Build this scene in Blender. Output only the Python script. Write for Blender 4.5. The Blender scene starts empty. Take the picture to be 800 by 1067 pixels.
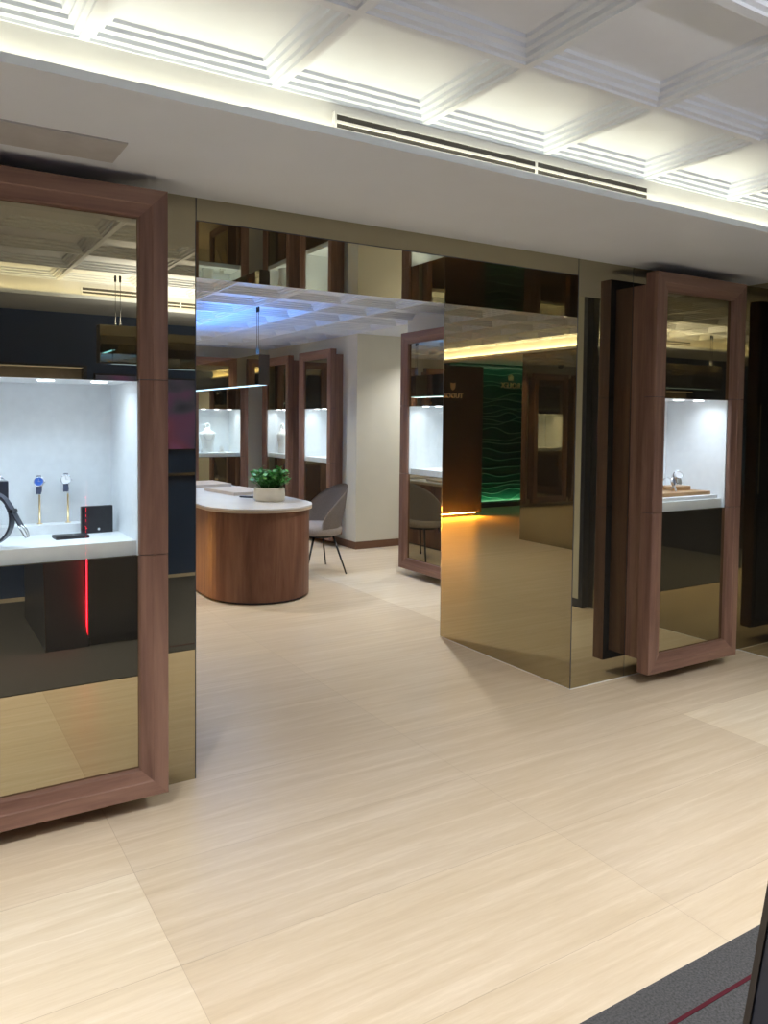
import bpy, bmesh, math, random
from mathutils import Vector, Matrix
PI = math.pi
rnd = random.Random(7)
sc = bpy.context.scene
COL = sc.collection

# ------------------------------------------------------------------ materials
def new_mat(name):
    m = bpy.data.materials.new(name); m.use_nodes = True
    nt = m.node_tree
    for n in list(nt.nodes): nt.nodes.remove(n)
    out = nt.nodes.new('ShaderNodeOutputMaterial')
    return m, nt, out
def L(nt, a, b): nt.links.new(a, b)
def principled(nt, out, col=(.5, .5, .5), rough=.5, metal=0, spec=.5, coat=0):
    b = nt.nodes.new('ShaderNodeBsdfPrincipled')
    b.inputs['Base Color'].default_value = (*col, 1)
    b.inputs['Roughness'].default_value = rough
    b.inputs['Metallic'].default_value = metal
    b.inputs['Specular IOR Level'].default_value = spec
    b.inputs['Coat Weight'].default_value = coat
    L(nt, b.outputs[0], out.inputs[0])
    return b
def ramp(nt, stops):
    r = nt.nodes.new('ShaderNodeValToRGB')
    e = r.color_ramp.elements
    while len(e) < len(stops): e.new(.5)
    for k, (p, c) in enumerate(stops):
        e[k].position = p; e[k].color = (*c, 1)
    return r
def coords(nt, scale, kind='Object', rot=(0, 0, 0)):
    t = nt.nodes.new('ShaderNodeTexCoord'); m = nt.nodes.new('ShaderNodeMapping')
    m.inputs['Scale'].default_value = scale; m.inputs['Rotation'].default_value = rot
    L(nt, t.outputs[kind], m.inputs[0]); return m
def noise(nt, mp, scale=1, detail=4, rough=.55, dist=0):
    n = nt.nodes.new('ShaderNodeTexNoise')
    n.inputs['Scale'].default_value = scale; n.inputs['Detail'].default_value = detail
    n.inputs['Roughness'].default_value = rough; n.inputs['Distortion'].default_value = dist
    L(nt, mp.outputs[0], n.inputs[0]); return n
def mat_plain(name, col, rough=.5, metal=0, spec=.5, var=.06, scale=14, bump=0):
    m, nt, out = new_mat(name)
    b = principled(nt, out, col, rough, metal, spec)
    n = noise(nt, coords(nt, (1, 1, 1)), scale, 3)
    lo = tuple(c*(1-var) for c in col); hi = tuple(min(1, c*(1+var)) for c in col)
    r = ramp(nt, [(.3, lo), (.7, hi)])
    L(nt, n.outputs[0], r.inputs[0]); L(nt, r.outputs[0], b.inputs['Base Color'])
    if bump:
        bp = nt.nodes.new('ShaderNodeBump'); bp.inputs['Strength'].default_value = bump
        bp.inputs['Distance'].default_value = .002
        L(nt, n.outputs[0], bp.inputs['Height']); L(nt, bp.outputs[0], b.inputs['Normal'])
    return m
def mat_wood(name, axis, dark, mid, light, rough=.42):
    m, nt, out = new_mat(name)
    b = principled(nt, out, mid, rough, 0, .35)
    k_ = 5.5 if 'desk' in name else 9
    s = {'x': (.55, k_, k_), 'y': (k_, .55, k_), 'z': (k_, k_, .55)}[axis]
    mp = coords(nt, s)
    n = noise(nt, mp, 1.5, 6, .6, .6)
    n2 = noise(nt, coords(nt, tuple(v*7 for v in s)), 1.2, 3, .6)
    mx = nt.nodes.new('ShaderNodeMath'); mx.operation = 'MULTIPLY_ADD'
    mx.inputs[1].default_value = .22
    L(nt, n2.outputs[0], mx.inputs[0]); L(nt, n.outputs[0], mx.inputs[2])
    r = ramp(nt, [(.36, dark), (.58, mid), (.8, light)])
    L(nt, mx.outputs[0], r.inputs[0]); L(nt, r.outputs[0], b.inputs['Base Color'])
    return m
def mat_mirror(name, col, rough=0.0):
    m, nt, out = new_mat(name)
    g = nt.nodes.new('ShaderNodeBsdfGlossy'); g.inputs['Roughness'].default_value = rough
    n = noise(nt, coords(nt, (1, 1, 1)), .7, 2)
    r = ramp(nt, [(.3, tuple(c*.97 for c in col)), (.7, col)])
    L(nt, n.outputs[0], r.inputs[0]); L(nt, r.outputs[0], g.inputs['Color'])
    d = nt.nodes.new('ShaderNodeBsdfDiffuse'); d.inputs['Color'].default_value = (.15, .145, .135, 1)
    mx = nt.nodes.new('ShaderNodeMixShader'); mx.inputs[0].default_value = .10  # diffuse haze mixed in to lift dark reflections
    L(nt, g.outputs[0], mx.inputs[1]); L(nt, d.outputs[0], mx.inputs[2]); L(nt, mx.outputs[0], out.inputs[0])
    return m
def mat_glass(name):
    m, nt, out = new_mat(name)
    t = nt.nodes.new('ShaderNodeBsdfTransparent'); t.inputs[0].default_value = (.97, .985, .98, 1)
    g = nt.nodes.new('ShaderNodeBsdfGlossy'); g.inputs['Roughness'].default_value = 0
    lw = nt.nodes.new('ShaderNodeLayerWeight'); lw.inputs[0].default_value = .5
    pw = nt.nodes.new('ShaderNodeMath'); pw.operation = 'POWER'; pw.inputs[1].default_value = 4
    fr = nt.nodes.new('ShaderNodeMath'); fr.operation = 'MULTIPLY_ADD'; fr.inputs[1].default_value = .35; fr.inputs[2].default_value = .018
    L(nt, lw.outputs['Facing'], pw.inputs[0]); L(nt, pw.outputs[0], fr.inputs[0])
    mx = nt.nodes.new('ShaderNodeMixShader')
    L(nt, fr.outputs[0], mx.inputs[0]); L(nt, t.outputs[0], mx.inputs[1]); L(nt, g.outputs[0], mx.inputs[2])
    L(nt, mx.outputs[0], out.inputs[0])
    return m
def mat_emit(name, col, strength):
    m, nt, out = new_mat(name)
    e = nt.nodes.new('ShaderNodeEmission'); e.inputs[0].default_value = (*col, 1); e.inputs[1].default_value = strength
    L(nt, e.outputs[0], out.inputs[0]); return m
def mat_travertine(name, tint):
    m, nt, out = new_mat(name)
    b = principled(nt, out, tint, .3, 0, .45)
    n = noise(nt, coords(nt, (.6, 13, 1)), 1.7, 8, .68, .35)
    n2 = noise(nt, coords(nt, (7, 62, 1)), 1.6, 6, .75)
    n3 = noise(nt, coords(nt, (.5, 1.1, 1)), 1.0, 3)
    a = nt.nodes.new('ShaderNodeMath'); a.operation = 'MULTIPLY_ADD'; a.inputs[1].default_value = .35
    L(nt, n2.outputs[0], a.inputs[0]); L(nt, n.outputs[0], a.inputs[2])
    c = nt.nodes.new('ShaderNodeMath'); c.operation = 'MULTIPLY_ADD'; c.inputs[1].default_value = .30
    L(nt, n3.outputs[0], c.inputs[0]); L(nt, a.outputs[0], c.inputs[2])
    t = tint
    r = ramp(nt, [(.52, (t[0]*.84, t[1]*.81, t[2]*.75)), (.74, (t[0]*.95, t[1]*.935, t[2]*.90)), (.86, t), (1.0, (min(1, t[0]*1.1), min(1, t[1]*1.12), min(1, t[2]*1.17)))])
    L(nt, c.outputs[0], r.inputs[0]); L(nt, r.outputs[0], b.inputs['Base Color'])
    rr = nt.nodes.new('ShaderNodeMapRange'); rr.inputs[3].default_value = .24; rr.inputs[4].default_value = .42
    L(nt, n2.outputs[0], rr.inputs[0]); L(nt, rr.outputs[0], b.inputs['Roughness'])
    return m
M = {}
WD, WM, WL = (.115, .058, .044), (.212, .118, .090), (.30, .178, .135)
M['wood_z'] = mat_wood('walnut_upright', 'z', WD, WM, WL)
M['wood_x'] = mat_wood('walnut_lengthwise', 'x', WD, WM, WL)
M['mirror'] = mat_mirror('bronze_mirror', (.46, .41, .28))
M['glass'] = mat_glass('clear_glass')
M['trav_a'] = mat_travertine('travertine_honey', (.72, .605, .455))
M['trav_b'] = mat_travertine('travertine_warm', (.745, .625, .465))
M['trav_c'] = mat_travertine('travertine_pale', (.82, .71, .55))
M['grout'] = mat_plain('grout', (.56, .45, .32), .8)
M['paint'] = mat_plain('white_paint', (.74, .735, .73), .55, var=.01)
M['soffit'] = mat_plain('soffit_paint', (.68, .735, .82), .6, var=.02, scale=3)
M['coffer'] = mat_plain('coffer_white', (.745, .795, .885), .45, var=.01)
M['cream'] = mat_plain('cream_paint', (.68, .665, .58), .6, var=.02, scale=4)
M['navy'] = mat_plain('navy_lacquer', (.032, .066, .165), .4, 0, .3, var=.1, scale=2)
M['black'] = mat_plain('black_lacquer', (.034, .037, .052), .28, var=.1)
M['desk_wood'] = mat_wood('desk_walnut', 'z', (.085, .034, .022), (.165, .072, .045), (.23, .115, .072))
M['frameback'] = mat_plain('dark_backing', (.03, .036, .055), .6)
M['nichewhite'] = mat_plain('white_leather', (.85, .87, .89), .6, 0, .2, var=.03, scale=30, bump=.25)
M['carpet'] = mat_plain('grey_carpet', (.085, .086, .09), .95, var=.35, scale=160, spec=.1)
M['red_inlay'] = mat_plain('red_carpet_line', (.085, .016, .024), .95, spec=.1)
M['stone'] = mat_plain('pale_stone_top', (.70, .69, .68), .22, var=.04, scale=5)
M['stone_edge'] = mat_plain('beige_edge_band', (.50, .41, .32), .4, var=.05)
M['fabric'] = mat_plain('taupe_fabric', (.33, .29, .265), .9, var=.12, scale=120, spec=.15, bump=.2)
M['blackmetal'] = mat_plain('black_metal', (.012, .012, .013), .4, 0, .5)
M['steel'] = mat_plain('polished_steel', (.72, .72, .74), .15, 1)
M['brass'] = mat_plain('brushed_brass', (.75, .56, .30), .28, 1)
M['bluedial'] = mat_plain('blue_dial', (.03, .13, .55), .2)
M['whitedial'] = mat_plain('white_dial', (.75, .75, .78), .25)
M['bluestrap'] = mat_plain('navy_leather', (.03, .04, .09), .5)
M['leather'] = mat_plain('black_leather', (.014, .014, .018), .42, var=.2, scale=60, bump=.2)
M['leather_blue'] = mat_plain('charcoal_leather', (.055, .06, .085), .4, var=.15, scale=60)
M['ceramic'] = mat_plain('ivory_ceramic', (.62, .57, .47), .4, var=.04)
M['soil'] = mat_plain('soil', (.03, .022, .016), .95, var=.4, scale=60)
M['leaf_a'] = mat_plain('leaf_green', (.06, .27, .05), .35, var=.3, scale=30)
M['leaf_b'] = mat_plain('leaf_bright', (.17, .42, .12), .35, var=.25, scale=30)
M['oak'] = mat_wood('oak_tray', 'x', (.34, .19, .085), (.48, .29, .14), (.6, .4, .22))
M['bust'] = mat_plain('white_suede', (.86, .85, .83), .8, var=.02)
M['mat_beige'] = mat_plain('beige_leather', (.52, .44, .37), .55)
M['sign_dark'] = mat_plain('dark_bronze_panel', (.065, .056, .050), .45, var=.15, scale=2)
M['gold'] = mat_plain('gold_letters', (.80, .62, .36), .35, .2)
M['gold_lit'] = mat_plain('lit_gold_letters', (.95, .82, .55), .3)  # paler gold stands in for a spotlight on the letters
M['brass_dull'] = mat_plain('dull_gold_letters', (.42, .30, .15), .4)
M['green'] = mat_plain('green_wave_panel', (.004, .060, .036), .25, var=.15, scale=3)
M['greenridge'] = mat_plain('green_wave_ridge', (.03, .19, .115), .3)
M['grille'] = mat_plain('dark_slot', (.06, .055, .05), .7)
M['skirt'] = mat_plain('brown_skirting', (.16, .075, .04), .4)
M['hatch'] = mat_plain('hatch_paint', (.44, .44, .45), .6)
M['bluelight'] = mat_emit('blue_white_led', (.45, .75, 1), 1.6)
M['redled'] = mat_emit('red_led', (1, .012, .03), 1.3)
M['lamp'] = mat_emit('fill_lamp_lens', (1, .93, .82), 25)  # glowing lens of the added fill lamps
M['nicheled'] = mat_emit('niche_led', (.9, .96, 1), 8)
M['warmled'] = mat_emit('warm_led', (1, .85, .65), .35)
m, nt, out = new_mat('purple_screen')
nz = noise(nt, coords(nt, (.9, 1, 1.6), rot=(0, .6, 0)), 1.6, 1, .4, 1.2)
rp = ramp(nt, [(.30, (.035, .045, .075)), (.45, (.09, .09, .16)), (.55, (.16, .08, .20)), (.68, (.21, .075, .15)), (.8, (.30, .12, .36))])
em = nt.nodes.new('ShaderNodeEmission'); em.inputs[1].default_value = .55
L(nt, nz.outputs[0], rp.inputs[0]); L(nt, rp.outputs[0], em.inputs[0]); L(nt, em.outputs[0], out.inputs[0])
M['screen'] = m

# ------------------------------------------------------------------ mesh helpers
def link(o, parent=None):
    COL.objects.link(o)
    if parent is not None: o.parent = parent
    return o
def obj(name, bm, mats, parent=None, smooth=False, loc=None, rot=None):
    me = bpy.data.meshes.new(name)
    bmesh.ops.recalc_face_normals(bm, faces=bm.faces[:])
    bm.to_mesh(me); bm.free()
    if not isinstance(mats, (list, tuple)): mats = [mats]
    for k in mats: me.materials.append(M[k] if isinstance(k, str) else k)
    if smooth:
        for p in me.polygons: p.use_smooth = True
    o = bpy.data.objects.new(name, me)
    if loc: o.location = loc
    if rot: o.rotation_euler = rot
    return link(o, parent)
def B(): return bmesh.new()
def box(bm, x0, x1, y0, y1, z0, z1, mi=0, bev=0):
    vs = [bm.verts.new((x, y, z)) for x in (x0, x1) for y in (y0, y1) for z in (z0, z1)]
    fs = [bm.faces.new([vs[i] for i in q]) for q in ((0, 1, 3, 2), (4, 6, 7, 5), (0, 4, 5, 1), (2, 3, 7, 6), (0, 2, 6, 4), (1, 5, 7, 3))]
    for f in fs: f.material_index = mi
    if bev:
        es = list({e for f in fs for e in f.edges})
        r = bmesh.ops.bevel(bm, geom=es, offset=bev, segments=2, profile=.7, affect='EDGES')
        for f in r['faces']: f.material_index = mi
    return bm
def ring_box(bm, a, b, c, d, y0, y1, t, mi_v=0, mi_h=0):
    """open rectangular sleeve a..b (x), c..d (z), thickness t, from y0 to y1, one connected mesh"""
    o = [(a, c), (b, c), (b, d), (a, d)]; i = [(a+t, c+t), (b-t, c+t), (b-t, d-t), (a+t, d-t)]
    V = [[bm.verts.new((x, y, z)) for x, z in q] for q in (o, i) for y in (y0, y1)]
    of, ob, fi, bi = V
    for k in range(4):
        n = (k+1) % 4; mi = mi_v if k % 2 else mi_h
        for q in ((of[k], of[n], ob[n], ob[k]), (fi[k], bi[k], bi[n], fi[n]), (of[k], fi[k], fi[n], of[n]), (ob[k], ob[n], bi[n], bi[k])):
            bm.faces.new(q).material_index = mi
    return bm
def cyl(bm, p0, p1, r0, r1=None, n=16, mi=0, cap=True):
    r1 = r0 if r1 is None else r1
    p0, p1 = Vector(p0), Vector(p1); d = (p1-p0).normalized()
    u = d.orthogonal().normalized(); v = d.cross(u)
    a = [bm.verts.new(p0+r0*(math.cos(2*PI*k/n)*u+math.sin(2*PI*k/n)*v)) for k in range(n)]
    b = [bm.verts.new(p1+r1*(math.cos(2*PI*k/n)*u+math.sin(2*PI*k/n)*v)) for k in range(n)]
    for k in range(n):
        f = bm.faces.new((a[k], a[(k+1) % n], b[(k+1) % n], b[k])); f.material_index = mi; f.smooth = True
    if cap:
        bm.faces.new(a[::-1]).material_index = mi; bm.faces.new(b).material_index = mi
    return bm
def tube(bm, pts, r, n=8, mi=0):
    pts = [Vector(p) for p in pts]; rings = []
    for i, p in enumerate(pts):
        d = (pts[min(i+1, len(pts)-1)]-pts[max(i-1, 0)]).normalized()
        u = d.cross(Vector((0, 1, .013))).normalized() if abs(d.y) < .95 else d.cross(Vector((1, 0, 0))).normalized()
        v = d.cross(u)
        rings.append([bm.verts.new(p+r*(math.cos(2*PI*k/n)*u+math.sin(2*PI*k/n)*v)) for k in range(n)])
    for a, b in zip(rings, rings[1:]):
        for k in range(n):
            f = bm.faces.new((a[k], a[(k+1) % n], b[(k+1) % n], b[k])); f.material_index = mi; f.smooth = True
    bm.faces.new(rings[0][::-1]).material_index = mi; bm.faces.new(rings[-1]).material_index = mi
    return bm
def lathe(bm, prof, n=32, mi=0, c=(0, 0), sx=1, sy=1, cap=True):
    rings = [[bm.verts.new((c[0]+r*sx*math.cos(2*PI*k/n), c[1]+r*sy*math.sin(2*PI*k/n), z)) for k in range(n)] for r, z in prof]
    for a, b in zip(rings, rings[1:]):
        for k in range(n):
            f = bm.faces.new((a[k], a[(k+1) % n], b[(k+1) % n], b[k])); f.material_index = mi; f.smooth = True
    if cap:
        bm.faces.new(rings[0][::-1]).material_index = mi; bm.faces.new(rings[-1]).material_index = mi
    return bm
def prism(bm, pts, z0, z1, mi_side=0, mi_cap=None):
    mi_cap = mi_side if mi_cap is None else mi_cap
    a = [bm.verts.new((x, y, z0)) for x, y in pts]; b = [bm.verts.new((x, y, z1)) for x, y in pts]
    n = len(pts)
    for k in range(n): bm.faces.new((a[k], a[(k+1) % n], b[(k+1) % n], b[k])).material_index = mi_side
    bm.faces.new(a[::-1]).material_index = mi_cap; bm.faces.new(b).material_index = mi_cap
    return bm
def torus(bm, c, R, r, axis='y', n=28, m=8, mi=0):
    rings = []
    for i in range(n):
        t = 2*PI*i/n; ring = []
        for j in range(m):
            s = 2*PI*j/m; q = R+r*math.cos(s)
            if axis == 'y': p = (q*math.cos(t), r*math.sin(s), q*math.sin(t))
            elif axis == 'z': p = (q*math.cos(t), q*math.sin(t), r*math.sin(s))
            else: p = (r*math.sin(s), q*math.cos(t), q*math.sin(t))
            ring.append(bm.verts.new(Vector(p)+Vector(c)))
        rings.append(ring)
    for i in range(n):
        a, b = rings[i], rings[(i+1) % n]
        for j in range(m):
            f = bm.faces.new((a[j], a[(j+1) % m], b[(j+1) % m], b[j])); f.material_index = mi; f.smooth = True
    return bm
def tag(o, label, cat, group=None, kind=None):
    o['label'] = label; o['category'] = cat
    if group: o['group'] = group
    if kind: o['kind'] = kind
    return o
def thing(name, label, cat, loc=(0, 0, 0), rz=0, group=None):
    o = bpy.data.objects.new(name, None); o.empty_display_size = .1
    o.location = loc; o.rotation_euler = (0, 0, rz); COL.objects.link(o)
    return tag(o, label, cat, group)
def struct(name, bm, mats, label=None):
    o = obj(name, bm, mats); o['kind'] = 'structure'
    if label: o['label'] = label
    return o
def area(name, loc, rot, sx, sy, power, col, parent=None, spread=PI):
    l = bpy.data.lights.new(name, 'AREA'); l.shape = 'RECTANGLE'; l.size = sx; l.size_y = sy
    l.energy = power; l.color = col; l.spread = spread
    o = bpy.data.objects.new(name, l); o.location = loc; o.rotation_euler = rot
    return link(o, parent)
def spot(name, loc, power, col, ang=70, blend=.6, r=.03, rot=(0, 0, 0), parent=None):
    l = bpy.data.lights.new(name, 'SPOT'); l.energy = power; l.color = col
    l.spot_size = math.radians(ang); l.spot_blend = blend; l.shadow_soft_size = r
    o = bpy.data.objects.new(name, l); o.location = loc; o.rotation_euler = rot
    return link(o, parent)

# ------------------------------------------------------------------ key sizes (metres)
OW, D = 2.188, 1.18                 # opening width, wall depth
HZ, SZ, CZ = 2.304, 2.396, 2.525    # lintel underside, soffit, coffer beams
XR = 3.75                           # mirror end wall of the aisle
YO = -4.10                          # opposite wall
XW, YB = 3.52, 6.95                 # inner right wall, inner back wall

# ------------------------------------------------------------------ camera
CAM = dict(x=-1.043, y=-2.969, z=1.5, f=786.6944, cx=347.8783, cy=471.2227, yaw=.5187, pitch=.0422, roll=-.0078)
cy_, sy_ = math.cos(CAM['yaw']), math.sin(CAM['yaw']); cp, sp = math.cos(CAM['pitch']), math.sin(CAM['pitch'])
fw = Vector((sy_*cp, cy_*cp, -sp)); rt = Vector((cy_, -sy_, 0)); dn = fw.cross(rt)
cr, sr = math.cos(CAM['roll']), math.sin(CAM['roll'])
r2 = cr*rt+sr*dn; d2 = -sr*rt+cr*dn
cam = bpy.data.cameras.new('camera'); co = bpy.data.objects.new('camera', cam); COL.objects.link(co)
mw = Matrix(((r2.x, -d2.x, -fw.x, CAM['x']), (r2.y, -d2.y, -fw.y, CAM['y']), (r2.z, -d2.z, -fw.z, CAM['z']), (0, 0, 0, 1)))
co.matrix_world = mw
cam.sensor_fit = 'HORIZONTAL'; cam.sensor_width = 36; cam.lens = CAM['f']*36/800
cam.shift_x = (400-CAM['cx'])/800; cam.shift_y = (CAM['cy']-533.5)/800
cam.clip_start = .05; cam.clip_end = 60
sc.camera = co

# ------------------------------------------------------------------ floor
TX, TY = 1.415, .487
bm = B()
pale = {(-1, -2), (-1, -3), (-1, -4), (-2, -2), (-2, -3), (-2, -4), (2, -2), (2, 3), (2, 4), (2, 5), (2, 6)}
g = .0008
for i in range(-5, 5):
    for j in range(-9, 17):
        x0, y0 = -.4+i*TX, -.045+j*TY
        h = rnd.random()
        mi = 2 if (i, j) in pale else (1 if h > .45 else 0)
        vs = [bm.verts.new(p) for p in ((x0+g, y0+g, 0), (x0+TX-g, y0+g, 0), (x0+TX-g, y0+TY-g, 0), (x0+g, y0+TY-g, 0))]
        bm.faces.new(vs).material_index = mi
box(bm, -7.4, 6.6, -4.4, 8.2, -.08, -.0012, 3)
struct('floor', bm, ['trav_a', 'trav_b', 'trav_c', 'grout'])
bm = B(); box(bm, -6, XR-.06, -3.92, -1.70, 0, .006, 0)
cp_ = struct('floor_carpet', bm, 'carpet')
bm = B(); box(bm, .42, 1.5, -1.819, -1.809, .006, .0075, 0)
o = obj('red_line', bm, 'red_inlay', cp_); o['label'] = 'thin red line in the grey carpet'

# ------------------------------------------------------------------ walls
def slab_with_holes(bm, u0, u1, v0, v1, z0, z1, holes, swap=False, mi=0):
    """wall from u0..u1 along, v0..v1 thick, with rectangular holes (a, b, za, zb) right through it"""
    def put(a, b, za, zb):
        if b-a < 1e-4 or zb-za < 1e-4: return
        if swap: box(bm, v0, v1, a, b, za, zb, mi)
        else: box(bm, a, b, v0, v1, za, zb, mi)
    u = u0
    for a, b, za, zb in sorted(holes):
        put(u, a, z0, z1); put(a, b, z0, za); put(a, b, zb, z1); u = b
    put(u, u1, z0, z1)
NH = (.325, .95, 1.675)             # niche hole: half width, bottom, top
CW = .82                            # cabinet width
def hole(c): return (c-NH[0], c+NH[0], NH[1], NH[2])
LC, RC = -.178-CW/2, 2.592+CW/2     # centres of the two cabinets on the near wall
C_BACK = [-.22, 1.76-.99, 1.76, 2.72]     # inner back wall cabinets (x centres)
C_SIDE = [6.30, 5.18]               # inner right wall cabinets (y centres)
C_NEAR = 2.68                       # cabinet just inside the opening (y centre)
XN = 3.35                           # wall plane behind it
TOP = 2.70
bm = B()
slab_with_holes(bm, -6, 0, 0, .30, 0, SZ, [hole(LC)]); box(bm, -6, 0, .30, D, 0, SZ); box(bm, -6, 0, .02, D, SZ, TOP)
struct('wall_front_left', bm, 'mirror')
bm = B()
slab_with_holes(bm, OW, XR+.25, 0, .30, 0, SZ, [hole(RC)]); box(bm, OW, XR+.25, .30, D, 0, SZ); box(bm, OW, XR+.25, .02, D, SZ, TOP)
struct('wall_front_right', bm, 'mirror')
bm = B(); box(bm, 0, OW, 0, D, HZ, TOP); struct('wall_front_header', bm, 'mirror')
bm = B(); box(bm, XR, XR+.25, -1.28, 0, 0, TOP); struct('wall_end_mirror', bm, 'mirror')
bm = B(); box(bm, XR-.06, XR+.25, YO, -1.31, 0, TOP); struct('wall_end_cream', bm, 'cream')
bm = B(); box(bm, XR-.065, XR+.02, -1.31, -1.27, 0, TOP); box(bm, XR-.066, XR-.06, YO, -1.31, 0, .07); struct('trim_1', bm, 'black')
bm = B(); box(bm, -6.2, XR+.3, YO-.2, YO, 0, TOP); struct('wall_opposite', bm, 'navy')
bm = B(); box(bm, -6.2, -6, YO-.2, 0, 0, TOP); struct('wall_left_end', bm, 'navy')
# inner room
bm = B(); slab_with_holes(bm, D, 3.26, XN, XN+.3, 0, TOP, [hole(C_NEAR)], True); struct('wall_right_near', bm, 'cream')
bm = B(); slab_with_holes(bm, 4.50, YB+.3, XW, XW+.3, 0, TOP, [hole(c) for c in C_SIDE], True); struct('wall_right', bm, 'cream')
bm = B(); box(bm, XW+.3, 6.2, 4.5, 4.8, 0, TOP); struct('wall_passage_back', bm, 'cream')
bm = B(); slab_with_holes(bm, -1.9, XW, YB, YB+.3, 0, TOP, [hole(c) for c in C_BACK]); struct('wall_back', bm, 'cream')
bm = B(); box(bm, 6.2, 6.4, 2.9, 4.8, 0, TOP); struct('wall_passage_end', bm, 'cream')
bm = B(); box(bm, XN+.3, 6.2, 2.96, 3.26, 0, TOP); struct('wall_passage_front', bm, 'cream')
bm = B(); box(bm, -5.6, -1.9, 7.2, 7.4, 0, TOP); struct('wall_back_left', bm, 'navy')
bm = B(); box(bm, -5.8, -5.6, D, 7.4, 0, TOP); struct('wall_left', bm, 'navy')
bm = B(); box(bm, -1.56, -1.40, D+.03, 4.18, 0, 2.36); struct('wall_mirror_screen', bm, 'mirror')
bm = B(); box(bm, XW-.012, XW, 4.488, YB, 0, .085); box(bm, XW, 6.2, 4.488, 4.5, 0, .085); struct('baseboard_right', bm, 'skirt')
bm = B(); box(bm, -1.40, 0, D, D+.03, 0, TOP); struct('wall_inner_front', bm, 'navy')
# joints and edges of the mirror cladding
bm = B()
def vline(x, z0, z1, y=-.0006, w=.0022): box(bm, x-w, x+w, y, .002, z0, z1)
vline(0, HZ, SZ); vline(OW, HZ, SZ); vline(2.634, 0, SZ, w=.0012); vline(-.0018, 0, HZ, w=.0018); vline(OW+.002, 0, HZ, w=.0022)
box(bm, 0, OW, -.0008, .001, HZ-.001, HZ+.003)
struct('trim_2', bm, 'frameback')
bm = B(); box(bm, OW-.0015, OW+.001, D-.002, D+.0015, 0, HZ); struct('trim_3', bm, 'steel')
bm = B(); box(bm, OW, XR, -.005, 0, 0, .004); box(bm, OW-.005, OW, 0, D, 0, .004); box(bm, XR-.005, XR, -1.28, 0, 0, .004); struct('baseboard_front', bm, 'paint')

# ------------------------------------------------------------------ coffered ceilings
PROF = [(0, 0), (.013, 0), (.0137, .009), (.029, .011), (.030, .023), (.046, .027), (.047, .038), (.064, .042), (.066, .052), (.078, .054)]
def coffers(bm, xs, ys, z):
    for x0, x1 in zip(xs, xs[1:]):
        for y0, y1 in zip(ys, ys[1:]):
            rings = []
            s = min(1, .30*min(x1-x0, y1-y0)/.078) if min(x1-x0, y1-y0) < .45 else 1
            for d, h in PROF:
                d *= s
                rings.append([bm.verts.new(p) for p in ((x0+d, y0+d, z+h), (x1-d, y0+d, z+h), (x1-d, y1-d, z+h), (x0+d, y1-d, z+h))])
            for a, b in zip(rings, rings[1:]):
                for k in range(4): bm.faces.new((a[k], a[(k+1) % 4], b[(k+1) % 4], b[k]))
            bm.faces.new(rings[-1])
def grid(a, b, ph, p):
    k = math.ceil((a+.12-ph)/p); r = [a]
    while ph+k*p < b-.12: r.append(ph+k*p); k += 1
    return r+[b]
bm = B(); coffers(bm, grid(-6, XR, -.03, .572), [-3.30+.5*k for k in range(6)], CZ)
box(bm, -6.2, XR+.3, -3.4, -.7, CZ+.12, CZ+.17)
struct('ceiling', bm, 'coffer')
XS_IN = grid(-1.40, XW, -.03, .572); YS_IN = grid(D, YB, -.80+.5*4, .5)
bm = B(); coffers(bm, XS_IN, YS_IN, 2.50)
box(bm, -1.5, XW+.3, D-.1, YB+.3, 2.62, 2.67)
struct('ceiling.001', bm, 'coffer')
bm = B(); box(bm, -5.8, -1.56, D, 7.4, 2.50, 2.60); box(bm, XW, 6.4, 2.9, 4.8, 2.50, 2.60); struct('ceiling.002', bm, 'soffit')
# soffits with cove ledge and fascia
bm = B(); box(bm, -6, XR, -.80, 0, SZ, TOP); box(bm, -6, XR, -.865, -.80, SZ, SZ+.014); box(bm, -6, XR, -.865, -.853, SZ+.014, SZ+.026)
struct('ceiling.003', bm, ['soffit'])
bm = B(); box(bm, -6, XR, YO, -3.30, SZ, TOP); box(bm, -6, XR, -3.30, -3.235, SZ, SZ+.014); box(bm, -6, XR, -3.247, -3.235, SZ+.014, SZ+.026)
struct('ceiling.004', bm, ['soffit'])
bm = B(); box(bm, -1.56, -1.40, D, YB, 2.36, 2.62); box(bm, -1.40, -1.345, D, YB, 2.36, 2.374); box(bm, -1.357, -1.345, D, YB, 2.374, 2.386)
struct('trim_4', bm, 'paint')
# bright fascia boards
bm = B(); box(bm, -6, XR, -.806, -.80, SZ+.014, CZ); struct('trim_5', bm, 'paint')
bm = B(); box(bm, -6, XR, -3.30, -3.294, SZ+.014, CZ); struct('trim_6', bm, 'paint')

# slot diffusers in the fascias
def diffuser(label, xa, xb, y, s, group='slot diffusers'):
    t = thing('slot_diffuser', label, 'air vent', ((xa+xb)/2, y, 2.464), 0, None)
    h = (xb-xa)/2
    bm = B(); box(bm, -h, h, 0 if s > 0 else -.012, .012 if s > 0 else 0, -.022, .024)
    obj('backing', bm, 'grille', t)
    bm = B()
    for za, zb in ((-.030, -.021), (.022, .030)): box(bm, -h-.008, h+.008, min(0, s*.014), max(0, s*.014), za, zb)
    for xa_ in (-h-.008, h): box(bm, xa_, xa_+.008, min(0, s*.014), max(0, s*.014), -.022, .023)
    obj('frame', bm, 'paint', t)
    bm = B(); box(bm, -h, h, min(s*.002, s*.015), max(s*.002, s*.015), -.006, .003)
    obj('blade', bm, 'paint', t)
    bm = B(); box(bm, .12-.006, .12+.006, min(s*.002, s*.0145), max(s*.002, s*.0145), -.022, .023)
    obj('bridge', bm, 'paint', t)
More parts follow.
